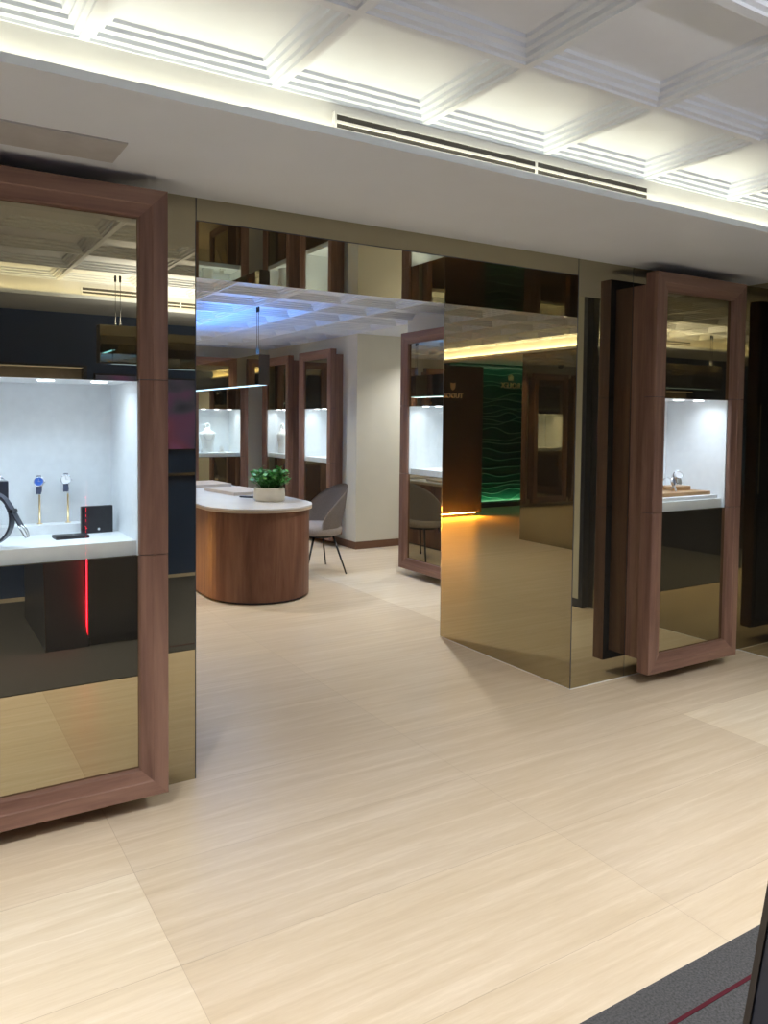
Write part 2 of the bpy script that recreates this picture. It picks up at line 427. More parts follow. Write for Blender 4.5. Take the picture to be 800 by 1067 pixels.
diffuser('long white linear slot air vent in the bright fascia facing the camera', .185, 1.692, -.806, -1)
diffuser('linear slot air vent in the opposite fascia, seen only in the bronze mirrors', .145, 1.65, -3.294, 1)
bm = B(); box(bm, -.80, -.395, -.468, -.262, SZ-.006, SZ)
tag(obj('ceiling_hatch', bm, 'hatch'), 'grey rectangular access panel in the soffit above the left display cabinet', 'hatch')

# ------------------------------------------------------------------ display cabinets
FP = [(.0, -.122), (.0, -.196), (.004, -.2), (.056, -.2), (.060, -.196), (.100, -.188), (.104, -.184), (.106, -.166)]
ZB, ZT, S1, S2 = .072, 2.342, .992, 1.645
def member(bm, w, side, z0, z1, m0, m1, mi):
    """upright of the picture frame; m0/m1 True = mitred end"""
    h = w/2; A = []; Bv = []
    for d, y in FP:
        x = side*(h-d)
        A.append(bm.verts.new((x, y, z0+d if m0 else z0))); Bv.append(bm.verts.new((x, y, z1-d if m1 else z1)))
    n = len(FP)
    for k in range(n-1): bm.faces.new((A[k], A[k+1], Bv[k+1], Bv[k])).material_index = mi
    bk = bm.faces.new((A[0], Bv[0], Bv[-1], A[-1])); bk.material_index = 2
    if not m0: bm.faces.new(A).material_index = mi
    if not m1: bm.faces.new(Bv[::-1]).material_index = mi
def rail(bm, w, z, s, mi):
    h = w/2; A = []; Bv = []
    for d, y in FP:
        A.append(bm.verts.new((-h+d, y, z-s*d))); Bv.append(bm.verts.new((h-d, y, z-s*d)))
    for k in range(len(FP)-1): bm.faces.new((A[k], A[k+1], Bv[k+1], Bv[k])).material_index = mi
    bk = bm.faces.new((A[0], Bv[0], Bv[-1], A[-1])); bk.material_index = 2
def cabinet(label, loc, rz, power=9, warm=(.86, .94, 1), right_side='wood_z'):
    t = thing('display_cabinet', label, 'display cabinet', loc, rz, None)
    w = CW; h = w/2; wi = h-.106; wm = ['wood_z', 'wood_x', 'frameback']
    g = .0016
    bm = B(); member(bm, w, -1, S2+g, ZT, False, True, 0); member(bm, w, 1, S2+g, ZT, False, True, 0); rail(bm, w, ZT, 1, 1)
    obj('upper_frame', bm, wm, t)
    for side in (-1, 1):
        for zj in (S1, S2):
            bm = B(); box(bm, side*(h-.004)-(0 if side < 0 else .098), side*(h-.004)+(.098 if side < 0 else 0), -.183, -.124, zj-.012, zj+.012); obj('joint_strip', bm, 'frameback', t)
        bm = B(); member(bm, w, side, S1+g, S2-g, False, False, 0); obj('middle_stile', bm, wm, t)
    bm = B(); member(bm, w, -1, ZB, S1-g, True, False, 0); member(bm, w, 1, ZB, S1-g, True, False, 0); rail(bm, w, ZB, -1, 1)
    obj('lower_frame', bm, wm, t)
    b = h-.048
    bm = B(); ring_box(bm, -b, b, .13, 2.285, -.1215, -.001, .02, 0, 1); bm.faces.ensure_lookup_table()
    for f in bm.faces:
        if all(v.co.x > b-.0001 for v in f.verts): f.material_index = 2
    obj('carcass', bm, ['wood_z', 'wood_x', right_side], t)
    bm = B(); box(bm, -wi-.004, wi+.004, -.166, -.161, S2-.006, ZT-.10); o = obj('mirror_panel', bm, 'mirror', t)
    bm = B(); box(bm, -wi-.004, wi+.004, -.166, -.161, ZB+.10, S1-.004); o = obj('mirror_panel', bm, 'mirror', t)
    bm = B(); box(bm, -wi-.004, wi+.004, -.1655, -.1625, S1-.003, S2-.008); o = obj('glass_pane', bm, 'glass', t); o['label'] = 'clear glass pane'
    d = .25
    bm = B()
    prof = [(-wi, S1-.005), (-wi, S2-.006), (wi, S2-.006), (wi, S1-.005)]
    fr_ = [bm.verts.new((x, -.160, z)) for x, z in prof]; bk_ = [bm.verts.new((x, d, z)) for x, z in prof]
    for k in range(3): bm.faces.new((fr_[k], fr_[k+1], bk_[k+1], bk_[k]))
    bm.faces.new(bk_); bmesh.ops.recalc_face_normals(bm, faces=bm.faces[:])
    bmesh.ops.solidify(bm, geom=bm.faces[:], thickness=-.008)
    o = obj('niche_lining', bm, 'nichewhite', t); o['label'] = 'white lit niche lining'
    bm = B(); box(bm, -wi+.0005, wi-.0005, -.142, d-.0005, S1-.006, S1+.05, 0, .003)
    o = obj('shelf', bm, 'nichewhite', t); o['label'] = 'thick white shelf'
    for k in (-1, 0, 1):
        bm = B(); cyl(bm, (k*.19, -.05, S2-.006), (k*.19, -.05, S2-.010), .028, n=20); obj('spotlight_lens', bm, 'nicheled', t)
    area('niche_light', (0, -.072, S2-.014), (0, 0, 0), .52, .175, power, warm, t, 2.2)
    return t
cabinet('walnut display cabinet at the left end of the inner back wall row', (C_BACK[0], YB, 0), 0, 1.6, (1, .95, .85))
SH = S1+.05                          # top of the white shelf
cabinet('large walnut display cabinet at the left edge holding watches, wallet and belt', (LC, 0, 0), 0, 1.2, (.66, .83, 1))
cabinet('walnut display cabinet right of the opening with a wooden tray inside', (RC, 0, 0), 0, 1.3, (.76, .86, 1), 'navy')
cabinet('walnut display cabinet just inside the opening, half hidden by the mirrored jamb', (XN, C_NEAR, 0), -PI/2, .95, (.80, .93, 1))
cabinet('walnut display cabinet on inner right wall beside the cream pillar, nearly empty', (XW, C_SIDE[1], 0), -PI/2, .95, (.80, .93, 1))
cabinet('walnut display cabinet in the inner back corner, between pillar-side cabinet and back wall', (XW, C_SIDE[0], 0), -PI/2, .95, (.85, .96, 1))
cabinet('walnut display cabinet facing the camera on the back wall above the desk end', (C_BACK[3], YB, 0), 0, 1.05, (.80, .96, 1))
cabinet('walnut display cabinet under the dome camera, seen in the jamb mirror', (C_BACK[2], YB, 0), 0, 1.6, (1, .95, .85))
cabinet('walnut display cabinet second from the left on the inner back wall', (C_BACK[1], YB, 0), 0, 1.6, (1, .95, .85))

# ------------------------------------------------------------------ contents of the near-left niche
bm = B(); box(bm, LC-.27, LC+.255, .165, .245, SH, SH+.036, 0, .003)
tag(obj('display_riser', bm, 'nichewhite'), 'low white step at the back of the left display niche', 'riser')
def watch_stand(label, x, y, z0, h):
    t = thing('watch_stand', label, 'watch stand', (x, y, z0))
    bm = B(); lathe(bm, [(.011, 0), (.011, .002), (.0045, .003), (.0038, h), (.0038, h+.001)], 16); obj('rod', bm, 'brass', t, True)
    bm = B(); torus(bm, (0, .004, h+.022), .020, .0016, 'x', 20, 6); obj('cradle', bm, 'steel', t)
    return t
def watch(label, x, y, z, dial, strap, rz=.25, tilt=-.35, s=1.0):
    t = thing('wristwatch', label, 'watch', (x, y, z), rz)
    t.rotation_euler = (tilt, 0, rz); t.scale = (s, s, s)
    bm = B(); cyl(bm, (0, .004, 0), (0, -.006, 0), .0195, .0185, 32); torus(bm, (0, -.006, 0), .0185, .0022, 'y', 32, 8); obj('case', bm, 'steel', t)
    bm = B(); cyl(bm, (0, -.0055, 0), (0, -.0068, 0), .0165, n=32); o = obj('dial', bm, dial, t)
    bm = B()
    for a in range(12):
        c, q = math.cos(a*PI/6), math.sin(a*PI/6); box(bm, c*.0135-.0008, c*.0135+.0008, -.0074, -.0066, q*.0135-.0008, q*.0135+.0008)
    box(bm, -.0007, .0007, -.0078, -.0068, 0, .011); box(bm, 0, .008, -.0078, -.0068, -.0007, .0007)
    obj('hands_and_markers', bm, 'steel', t)
    bm = B(); cyl(bm, (.0195, 0, 0), (.0245, 0, 0), .003, n=12); obj('crown', bm, 'steel', t)
    # strap: a closed loop hanging behind the case
    bm = B(); n = 22; wd = .0095; ring = []
    for k in range(n+1):
        a = -PI/2+.5+(2*PI-1.0)*k/n
        yy = .026-.026*math.cos(a+PI/2)*1.0; zz = -.004+.030*math.sin(a+PI/2)
        ring.append([bm.verts.new((sx*wd, yy+q, zz)) for sx in (-1, 1) for q in (0,)])
    for a, b in zip(ring, ring[1:]): bm.faces.new((a[0], a[1], b[1], b[0]))
    bmesh.ops.solidify(bm, geom=bm.faces[:], thickness=.0028)
    obj('strap', bm, strap, t, True)
    bm = B(); box(bm, -.0095, .0095, -.0035, -.0005, -.050, -.017, 0, .001); obj('strap_end', bm, strap, t)
    bm = B(); box(bm, -.0085, .0085, -.003, .0, .016, .026, 0, .001); obj('strap_end', bm, strap, t)
    return t
watch_stand('thin brass watch stand under the blue-dial watch', -.574, .215, SH+.036, .115)
watch_stand('thin brass watch stand under the white-dial watch beside the wallet', -.466, .215, SH+.036, .115)
watch('steel wristwatch with blue dial and navy strap on a brass stand', -.581, .185, 1.248, 'bluedial', 'bluestrap', -.2)
watch('steel wristwatch with white dial and dark strap on a brass stand', -.479, .185, 1.254, 'whitedial', 'bluestrap', -.2)
t = thing('leather_wallet', 'upright black leather wallet at the right of the left niche', 'wallet', (-.372, .125, SH), .06)
bm = B(); box(bm, -.062, .062, -.012, -.001, 0, .108, 0, .003); box(bm, -.062, .062, .001, .012, 0, .108, 0, .003); box(bm, -.062, -.05, -.012, .012, 0, .108, 0, .004); obj('cover', bm, 'leather', t)
bm = B()
for k in range(6):
    a = k*PI/3; cyl(bm, (.003*math.cos(a)+.005, -.0125, .003*math.sin(a)+.016), (.003*math.cos(a)+.005, -.0135, .003*math.sin(a)+.016), .0024, n=10)
obj('emblem', bm, 'whitedial', t)
t = thing('card_holder', 'flat black leather card holder lying in front of the wallet', 'card holder', (-.49, .03, SH), .05)
bm = B(); box(bm, -.062, .062, -.036, .036, 0, .012, 0, .003); obj('cover', bm, 'leather', t)
bm = B(); cyl(bm, (.01, 0, .012), (.01, 0, .0128), .004, n=10); obj('emblem', bm, 'whitedial', t)
# rolled belt
t = thing('rolled_belt', 'rolled charcoal leather belt with silver buckle at the left edge', 'belt', (-.792, -.055, SH), -.55)
bm = B(); pts = []
R0 = .098
for k in range(60):
    a = math.radians(-60+k*12.2); R = R0-.010*(1-k/59)-.003
    pts.append((R*math.cos(a), R0+.002+R*math.sin(a)))
pts = pts[:]
a_end = math.radians(-60+59*12.2)
def ribbon(bm, pts, w, th, mi=0):
    inn, outr = [], []
    for i, (x, z) in enumerate(pts):
        x0, z0 = pts[max(i-1, 0)]; x1, z1 = pts[min(i+1, len(pts)-1)]
        l = math.hypot(x1-x0, z1-z0) or 1; nx, nz = (z1-z0)/l, -(x1-x0)/l
        inn.append([bm.verts.new((x-nx*th/2, s*w/2, z-nz*th/2)) for s in (-1, 1)])
        outr.append([bm.verts.new((x+nx*th/2, s*w/2, z+nz*th/2)) for s in (-1, 1)])
    for i in range(len(pts)-1):
        for q in ((outr[i][0], outr[i][1], outr[i+1][1], outr[i+1][0]), (inn[i][0], inn[i+1][0], inn[i+1][1], inn[i][1]), (inn[i][0], outr[i][0], outr[i+1][0], inn[i+1][0]), (inn[i][1], inn[i+1][1], outr[i+1][1], outr[i][1])):
            bm.faces.new(q).material_index = mi
    for i in (0, -1): bm.faces.new((inn[i][0], inn[i][1], outr[i][1], outr[i][0])).material_index = mi
# coil, then the free end from the top right down to the buckle
ring = [(.094*math.cos(math.radians(a)), .100+.094*math.sin(math.radians(a))) for a in range(75, 75+345, 6)]
ribbon(bm, ring, .034, .0045)
ring = [(.0905*math.cos(math.radians(a)), .100+.0905*math.sin(math.radians(a))) for a in range(100, 400, 6)]
ribbon(bm, ring, .033, .0035)
obj('coil', bm, ['leather_blue'], t)
bm = B()
end = [(.099*math.cos(math.radians(a)), .100+.099*math.sin(math.radians(a))) for a in range(110, 40, -6)]
end += [(.088, .145), (.103, .118), (.117, .092), (.126, .076)]
ribbon(bm, end, .034, .0045); obj('free_end', bm, 'leather_blue', t)
bm = B()
dx, dz = .42, -.9; c0 = Vector((.098, 0, .130))
mat_loop = Matrix.Translation(c0) @ Matrix.Rotation(math.atan2(.9, .42), 4, 'Y')
vb = B(); box(vb, -.006, .006, -.0195, .0195, -.006, .006, 0, .002); vb.transform(mat_loop); obj('keeper_loop', vb, 'leather', t)
bm.free(); bm = B()
for (u0, u1, v0, v1) in ((0, .004, -.023, .023), (.046, .050, -.014, .014)): box(bm, u0, u1, v0, v1, -.002, .002, 0, .001)
tube(bm, [(.001, -.022, 0), (.02, -.0225, .002), (.038, -.02, .001), (.048, -.013, 0)], .0028)
tube(bm, [(.001, .022, 0), (.02, .0225, .002), (.038, .02, .001), (.048, .013, 0)], .0028)
tube(bm, [(-.004, 0, 0), (.02, 0, .004), (.049, 0, .003)], .0022)
bm.transform(Matrix.Translation((.124, 0, .080)) @ Matrix.Rotation(math.radians(62), 4, 'Y'))
obj('buckle', bm, 'steel', t)
t = thing('pen_rest', 'black display block on a stem behind the rolled belt', 'display stand', (-.768, .085, SH))
bm = B(); box(bm, -.065, .062, -.03, .03, .155, .223, 0, .002); obj('block', bm, 'black', t)
bm = B(); box(bm, -.055, -.035, -.02, .02, 0, .155); obj('stem', bm, 'black', t)
t = thing('fountain_pen', 'teal and red capped pen tilted on the black display block', 'pen', (-.768, .085, SH+.223))
bm = B(); tube(bm, [(-.05, 0, .075), (-.02, 0, .055), (.02, 0, .027)], .0065, 14); obj('barrel', bm, 'redled' if False else 'red_inlay', t)
bm = B(); tube(bm, [(.0205, 0, .0266), (.034, 0, .0172)], .0062, 14); obj('grip', bm, mat_plain('teal_resin', (.0, .16, .2), .2), t)
bm = B(); cyl(bm, (.034, 0, .0172), (.052, 0, .0046), .005, .0012, 12); obj('nib', bm, 'steel', t)

# ------------------------------------------------------------------ contents of the near-right niche
bm = B(); box(bm, RC-.295, RC+.285, -.13, .16, SH, SH+.022, 0, .006)
tag(obj('display_plinth', bm, 'nichewhite'), 'low white plinth under the wooden tray in the right niche', 'plinth')
bm = B(); box(bm, RC-.285, RC+.25, -.105, .14, SH+.022, SH+.044, 0, .002)
tag(obj('wooden_tray', bm, 'oak'), 'flat light oak tray on the white plinth in the right niche', 'tray')
bm = B(); box(bm, RC+.02, RC+.18, -.02, .08, SH+.044, SH+.072, 0, .003)
tag(obj('wooden_block', bm, 'oak'), 'small light oak block standing on the tray in the right niche', 'block')
watch('steel wristwatch with dark dial leaning on the oak tray, nearer of two', RC-.035, -.05, SH+.106, 'bluestrap', 'steel', .3, -.3, 1.25)
watch('steel bracelet watch on the oak block, right of the dark-dial watch', RC+.125, .03, SH+.134, 'whitedial', 'steel', -.6, -.5, 1.25)

# ------------------------------------------------------------------ necklace busts and small stands in the inner niches
def bust(label, loc, rz, s=1.14):
    t = thing('necklace_bust', label, 'jewellery bust', loc, rz)
    bm = B(); secs = [(.075, .045, 0), (.078, .047, .012), (.066, .040, .05), (.070, .042, .10), (.082, .046, .15), (.098, .050, .20), (.108, .046, .225), (.092, .040, .245), (.055, .034, .258), (.038, .030, .275), (.036, .028, .292), (.030, .022, .297)]
    rings = [[bm.verts.new((a*s*math.cos(2*PI*k/28), b*s*math.sin(2*PI*k/28), z*s)) for k in range(28)] for a, b, z in secs]
    for a, b in zip(rings, rings[1:]):
        for k in range(28): bm.faces.new((a[k], a[(k+1) % 28], b[(k+1) % 28], b[k]))
    bm.faces.new(rings[0][::-1]); bm.faces.new(rings[-1])
    obj('torso', bm, 'bust', t, True)
    bm = B(); torus(bm, (0, 0, .318*s), .030*s, .011*s, 'y'); obj('head_loop', bm, 'bust', t)
    bm = B(); pts = []
    for k in range(25):
        a = PI*k/24; pts.append((.062*s*math.cos(a), -.046*s-.006*math.sin(a), (.235-.085*math.sin(a))*s))
    tube(bm, pts, .0022); obj('necklace', bm, 'steel', t)
    return t
def ring_stand(label, loc, rz=0):
    t = thing('ring_stand', label, 'jewellery stand', loc, rz)
    bm = B(); box(bm, -.04, .04, -.035, .035, 0, .012, 0, .002); obj('base', bm, 'bust', t)
    bm = B(); box(bm, -.03, .03, .012, .022, .012, .085, 0, .003); obj('back_panel', bm, 'bust', t)
    bm = B(); torus(bm, (0, -.008, .026), .013, .003, 'y', 20, 6); obj('ring', bm, 'steel', t)
bust('white necklace bust in the back wall niche above the desk', (C_BACK[3]-.10, YB+.04, SH), 0)
ring_stand('small white ring stand beside the necklace bust above the desk', (C_BACK[3]+.09, YB-.02, SH))
bust('white necklace bust in the inner back corner niche', (XW-.02, C_SIDE[0]+.13, SH), -PI/2)
bust('white necklace bust under the dome camera, seen in the jamb mirror', (C_BACK[2]-.19, YB+.04, SH), 0)
ring_stand('small white ring stand in the niche beside the cream pillar', (XW-.05, C_SIDE[1]-.2, SH), -PI/2)
ring_stand('small white ring stand in the half hidden niche inside the opening', (XN-.05, C_NEAR-.17, SH), -PI/2)

# ------------------------------------------------------------------ desk, planter, chair
DX, DR, DYA, DYB, DZ = 1.60, .455, 3.0, 5.05, .782
def stadium(r, n=28):
    p = [(DX+r*math.cos(PI+PI*k/n), DYA+r*math.sin(PI+PI*k/n)) for k in range(n+1)]
    p += [(DX+r*math.cos(PI*k/n), DYB+r*math.sin(PI*k/n)) for k in range(n+1)]
    return p
t = thing('reception_desk', 'rounded walnut reception desk with pale stone top in the inner room', 'desk', (DX, DYA, 0))
def local(pts): return [(x-DX, y-DYA) for x, y in pts]
bm = B(); prism(bm, local(stadium(DR-.03)), 0, .02); obj('plinth', bm, 'black', t)
bm = B(); prism(bm, local(stadium(DR)), .02, DZ-.034); obj('body', bm, 'desk_wood', t)
bm = B(); prism(bm, local(stadium(DR+.022)), DZ-.034, DZ-.012); o = obj('edge_band', bm, 'stone_edge', t)
bm = B(); prism(bm, local(stadium(DR+.024)), DZ-.012, DZ); obj('top', bm, 'stone', t)
def mat_on_desk(label, x, y, w, d, rz, h=.012):
    bm = B(); box(bm, -w/2, w/2, -d/2, d/2, 0, h, 0, .003)
    o = obj('desk_mat', bm, 'mat_beige', None, loc=(x, y, DZ), rot=(0, 0, rz)); tag(o, label, 'desk mat')
mat_on_desk('beige leather desk mat on the stone top just behind the planter', 1.82, 3.98, .40, .62, .12, .03)
mat_on_desk('beige leather desk mat at the far end of the stone desk top', 1.80, 4.86, .42, .5, .05, .03)
bm = B(); box(bm, -.035, .035, -.07, .07, 0, .012, 0, .004)
tag(obj('mobile_phone', bm, 'black', None, loc=(1.715, 3.46, DZ), rot=(0, 0, .6)), 'small black phone lying on the desk left of the planter', 'phone')
PX, PY = 1.775, 3.12
t = thing('potted_plant', 'bushy green plant in a low ivory bowl on the desk', 'plant', (PX, PY, DZ))
bm = B(); lathe(bm, [(.118, 0), (.13, .004), (.140, .03), (.140, .06), (.134, .115), (.130, .122), (.122, .122), (.122, .105), (.05, .104)], 40); obj('bowl', bm, 'ceramic', t)
bm = B(); lathe(bm, [(.12, .100), (.08, .108), (.02, .112)], 24); obj('soil', bm, 'soil', t)
stem = B(); leaf = B()
def add_leaf(p, d, s, mi):
    d = d.normalized(); side = d.cross(Vector((0, 0, 1)));
    if side.length < .1: side = Vector((1, 0, 0))
    side.normalize(); up = side.cross(d).normalized()
    prof = [(0, .12, 0), (.25, .42, .05), (.55, .5, .07), (.82, .34, .04), (1, .04, -.03)]
    rows = []
    for u, wv, h in prof:
        c = p+d*u*s+up*h*s
        rows.append([leaf.verts.new(c-side*wv*s*.82+up*.07*s), leaf.verts.new(c), leaf.verts.new(c+side*wv*s*.82+up*.07*s)])
    for a, b in zip(rows, rows[1:]):
        for k in (0, 1):
            f = leaf.faces.new((a[k], a[k+1], b[k+1], b[k])); f.material_index = mi; f.smooth = True
for k in range(95):
    a = rnd.uniform(0, 2*PI); rr = .075*math.sqrt(rnd.random()); lean = rnd.uniform(.1, 1.0)
    p0 = Vector((rr*math.cos(a), rr*math.sin(a), .105)); hgt = rnd.uniform(.07, .17)*(1.12-.35*lean)
    p1 = p0+Vector((math.cos(a)*lean*.125, math.sin(a)*lean*.125, hgt+.015))
    pm = (p0+p1)/2+Vector((0, 0, .012))
    tube(stem, [p0, pm, p1], .0022, 5)
    for q in range(9):
        f = rnd.uniform(.35, 1.05); p = p0.lerp(p1, f)
        b = rnd.uniform(0, 2*PI); dv = Vector((math.cos(b), math.sin(b), rnd.uniform(-.1, .9)))
        add_leaf(p, dv, rnd.uniform(.030, .048), 0 if rnd.random() < .6 else 1)
obj('stems', stem, 'leaf_a', t); o = obj('foliage', leaf, ['leaf_a', 'leaf_b'], t); o['kind'] = 'stuff'

CHX, CHY = 2.545, 3.62
t = thing('upholstered_chair', 'taupe upholstered tub chair with black legs beside the desk', 'chair', (CHX, CHY, 0), -.12)
bm = B(); nth, nz = 40, 12
A0 = math.radians(106)
rows = []
for i in range(nth+1):
    th = -A0+2*A0*i/nth; u = abs(th)/A0
    ztop = .50+(.865-.50)*(math.cos(PI*min(1, u))*.5+.5)**.36
    col = []
    for j in range(nz+1):
        v = j/nz; z = .375+(ztop-.375)*v
        rr = .205+.055*math.sin(v*PI/2)+.018*v*math.cos(th)
        lean = .012*max(0, (z-.45))/.40*math.cos(th)
        col.append(bm.verts.new((rr*math.cos(th)*1.0+lean, rr*1.10*math.sin(th), z)))
    rows.append(col)
for a, b in zip(rows, rows[1:]):
    for j in range(nz): bm.faces.new((a[j], b[j], b[j+1], a[j+1]))
bmesh.ops.solidify(bm, geom=bm.faces[:], thickness=.026)
obj('backrest', bm, 'fabric', t, True)
bm = B(); lathe(bm, [(.17, .365), (.235, .375), (.25, .40), (.252, .435), (.235, .462), (.19, .475), (.05, .48)], 40, sx=1.0, sy=1.02, c=(-.015, 0)); obj('seat', bm, 'fabric', t, True)
bm = B(); lathe(bm, [(.15, .345), (.16, .345), (.16, .365), (.15, .366)], 24); obj('seat_frame', bm, 'blackmetal', t)
for sx, sy in ((1, 1), (1, -1), (-1, 1), (-1, -1)):
    fx = .19 if sx > 0 else -.235
    bm = B(); cyl(bm, (sx*.10, sy*.14, .366), (fx, sy*.265, .004), .0115, .0075, 12); cyl(bm, (fx, sy*.265, .0045), (fx, sy*.265, 0), .0085, n=12); obj('leg', bm, 'blackmetal', t)

# ------------------------------------------------------------------ hanging mirrored lights
def pendant(label, loc, length, rz, ztop_ceiling, led='bluelight', down=4):
    t = thing('pendant_light', label, 'pendant lamp', loc, rz)
    h = .27
    bm = B(); box(bm, 0, length, -.05, .05, .008, h); obj('mirror_housing', bm, 'mirror', t)
    bm = B(); box(bm, .002, length-.002, -.030, .030, .003, .008); obj('light_strip', bm, led, t)
    bm = B(); box(bm, -.004, 0, -.05, .05, .004, h); obj('end_cap', bm, 'sign_dark', t)
    bm = B(); box(bm, length, length+.004, -.05, .05, .004, h); obj('end_cap', bm, 'sign_dark', t)
    for x in (.12, .155, length-.155, length-.12):
        bm = B(); cyl(bm, (x, 0, h), (x, 0, ztop_ceiling-loc[2]), .0022, n=6); o = obj('wire', bm, 'blackmetal', t)
        bm = B(); cyl(bm, (x, 0, ztop_ceiling-loc[2]-.045), (x, 0, ztop_ceiling-loc[2]), .008, n=10); obj('ceiling_fixing', bm, 'blackmetal', o)
        bm = B(); cyl(bm, (x, 0, h), (x, 0, h+.02), .006, n=10); obj('gripper', bm, 'steel', o)
    area('desk_light', (length/2, 0, -.002), (0, 0, 0), length*.9, .05, down, (.48, .72, 1), t)
    area('uplight', (length/2, 0, h+.012), (PI, 0, 0), length*.9, .06, 1, (.08, .34, 1), t).data.energy = 0
    return t
p_in = pendant('long bronze mirrored pendant lamp hanging over the walnut desk', (1.71, 3.10, 1.80), 1.95, PI/2, 2.50)
pendant('long bronze mirrored pendant lamp over the black counter, seen only in mirrors', (.175, -2.89, 1.895), 1.75, 0, CZ, 'sign_dark', .3)

# ------------------------------------------------------------------ black counter behind the camera, screen, lit wall niche
t = thing('black_counter', 'black lacquer counter at the lower right edge, with a vertical red light line in mirrors', 'counter', (-.27, -3.36, 0))
bm = B(); prism(bm, [(0, 0), (.96, 0), (.815, 1.12), (0, 1.12)], 0, .262)
bm.transform(Matrix(((0, 0, 1, 0), (1, 0, 0, 0), (0, 1, 0, 0), (0, 0, 0, 1)))); obj('end_block', bm, 'black', t)
bm = B(); box(bm, .264, .82, 0, .957, .06, 1.12, 0, .004); box(bm, .28, .80, .02, .93, .0, .061); obj('body', bm, 'black', t)
bm = B(); box(bm, .258, .264, .935, .950, .08, 1.09); obj('red_light_strip', bm, 'redled', t)
area('red_glow', (.256, .943, .55), (0, PI/2, 0),   .9, .012, 1.3, (1, .01, .03), t)
bm = B(); box(bm, 0, .82, 0, .81, 1.12, 1.14, 0, .003); obj('top', bm, 'black', t)
bm = B(); prism(bm, [(.955, 0), (.9615, 0), (.8165, 1.12), (.810, 1.12)], -.0025, .004)
bm.transform(Matrix(((0, 0, 1, 0), (1, 0, 0, 0), (0, 1, 0, 0), (0, 0, 0, 1)))); obj('corner_strip', bm, mat_plain('dark_bronze_edge', (.035, .027, .022), .4), t)
t = thing('wall_screen', 'dark wall screen glowing purple, seen in the mirror beside the left cabinet', 'screen', (1.0, YO, 1.545))
bm = B(); box(bm, -.60, .60, 0, .04, -.345, .345); obj('casing', bm, 'black', t)
bm = B(); box(bm, -.59, .59, .04, .044, -.33, .33); obj('display', bm, 'screen', t)
bm = B(); box(bm, .45, 2.2, YO, YO+.03, .955, .985)
tag(obj('metal_rail', bm, 'steel'), 'slim metal rail along the dark wall under the purple screen', 'rail')
t = thing('wall_showcase', 'dim warm showcase in the dark opposite wall, seen above the left niche', 'showcase', (-.32, YO, 1.35))
bm = B(); box(bm, -.64, .64, 0, .02, 0, .6, 1); box(bm, -.64, -.61, .02, .12, 0, .6); box(bm, .61, .64, .02, .12, 0, .6); box(bm, -.64, .64, .02, .12, .58, .6); box(bm, -.64, .64, .02, .12, 0, .02); obj('case', bm, ['black', 'mat_beige'], t)
bm = B(); box(bm, -.6, .6, .10, .115, .572, .58); obj('light_strip', bm, 'warmled', t)
for k, x in enumerate((.40, .52)):
    t2 = ring_stand('small white ring stand in the dim wall showcase, %s' % ('nearer the screen' if k else 'further from the screen'), (-.32+x, YO+.06, 1.73 if False else 1.37), 0)

# ------------------------------------------------------------------ brand walls in the inner left bay
def letters(txt, size, parent, matname, loc, ext=.012, name='lettering'):
    c = bpy.data.curves.new(name, 'FONT'); c.body = txt; c.size = size; c.extrude = ext; c.align_x = 'CENTER'; c.align_y = 'BOTTOM'; c.space_character = 1.12
    o = bpy.data.objects.new(name, c); COL.objects.link(o)
    dg = bpy.context.evaluated_depsgraph_get(); me = bpy.data.meshes.new_from_object(o.evaluated_get(dg))
    COL.objects.unlink(o); bpy.data.objects.remove(o)
    me.materials.clear(); me.materials.append(M[matname])
    n = bpy.data.objects.new(name, me); n.location = loc; n.rotation_euler = (PI/2, 0, 0)
    return link(n, parent)
t = thing('brand_panel', 'dark bronze floating wall panel with gold letters, orange light beneath', 'sign panel', (-1.86, 6.22, .07))
bm = B(); box(bm, -.66, .62, 0, .22, 0, 2.29); obj('panel', bm, 'sign_dark', t)
bm = B(); box(bm, -.60, .58, .09, .20, -.07, 0); obj('base', bm, 'black', t)
letters('TUDOR', .105, t, 'gold_lit', (-.05, -.012, 1.765))
bm = B(); pts = [(-.045, .06), (-.045, .0), (-.03, -.035), (0, -.055), (.03, -.035), (.045, 0), (.045, .06), (0, .05)]
prism(bm, pts, -.008, .008); bm.transform(Matrix.Rotation(PI/2, 4, 'X')); obj('shield_emblem', bm, 'gold', t, loc=(-.05, -.01, 1.96))
t = thing('wave_panel', 'green wall panel with carved waves and raised letters in the left bay', 'sign panel', (-3.7, 7.195, .08))
bm = B(); box(bm, -1.1, 1.1, -.04, 0, 0, 2.42); obj('panel', bm, 'green', t)
bm = B(); box(bm, -1.12, 1.12, -.10, 0, -.08, 0); obj('plinth', bm, 'black', t)
bm = B(); z = .08
while z < 2.36:
    ph = rnd.uniform(0, 6); am = rnd.uniform(.012, .045); fr = rnd.uniform(3.5, 6); tl = rnd.uniform(-.03, .03)
    tube(bm, [(-1.08+2.16*k/40, -.042, max(.02, min(2.4, z+am*math.sin(ph+fr*2.16*k/40)+.4*am*math.sin(1.3*ph+2.1*fr*2.16*k/40)+tl*(k/20-1)))) for k in range(41)], .006, 6)
    z += rnd.uniform(.05, .16)
obj('wave_relief', bm, 'greenridge', t)
letters('ROLEX', .135, t, 'brass_dull', (-.25, -.052, 1.99))
bm = B()
crown = [(-.05, 0), (.05, 0), (.062, .075), (.036, .03), (.03, .095), (.012, .035), (0, .11), (-.012, .035), (-.03, .095), (-.036, .03), (-.062, .075)]
prism(bm, crown, -.008, .008); bm.transform(Matrix.Rotation(PI/2, 4, 'X')); obj('crown_emblem', bm, 'brass_dull', t, loc=(-.25, -.05, 2.15))
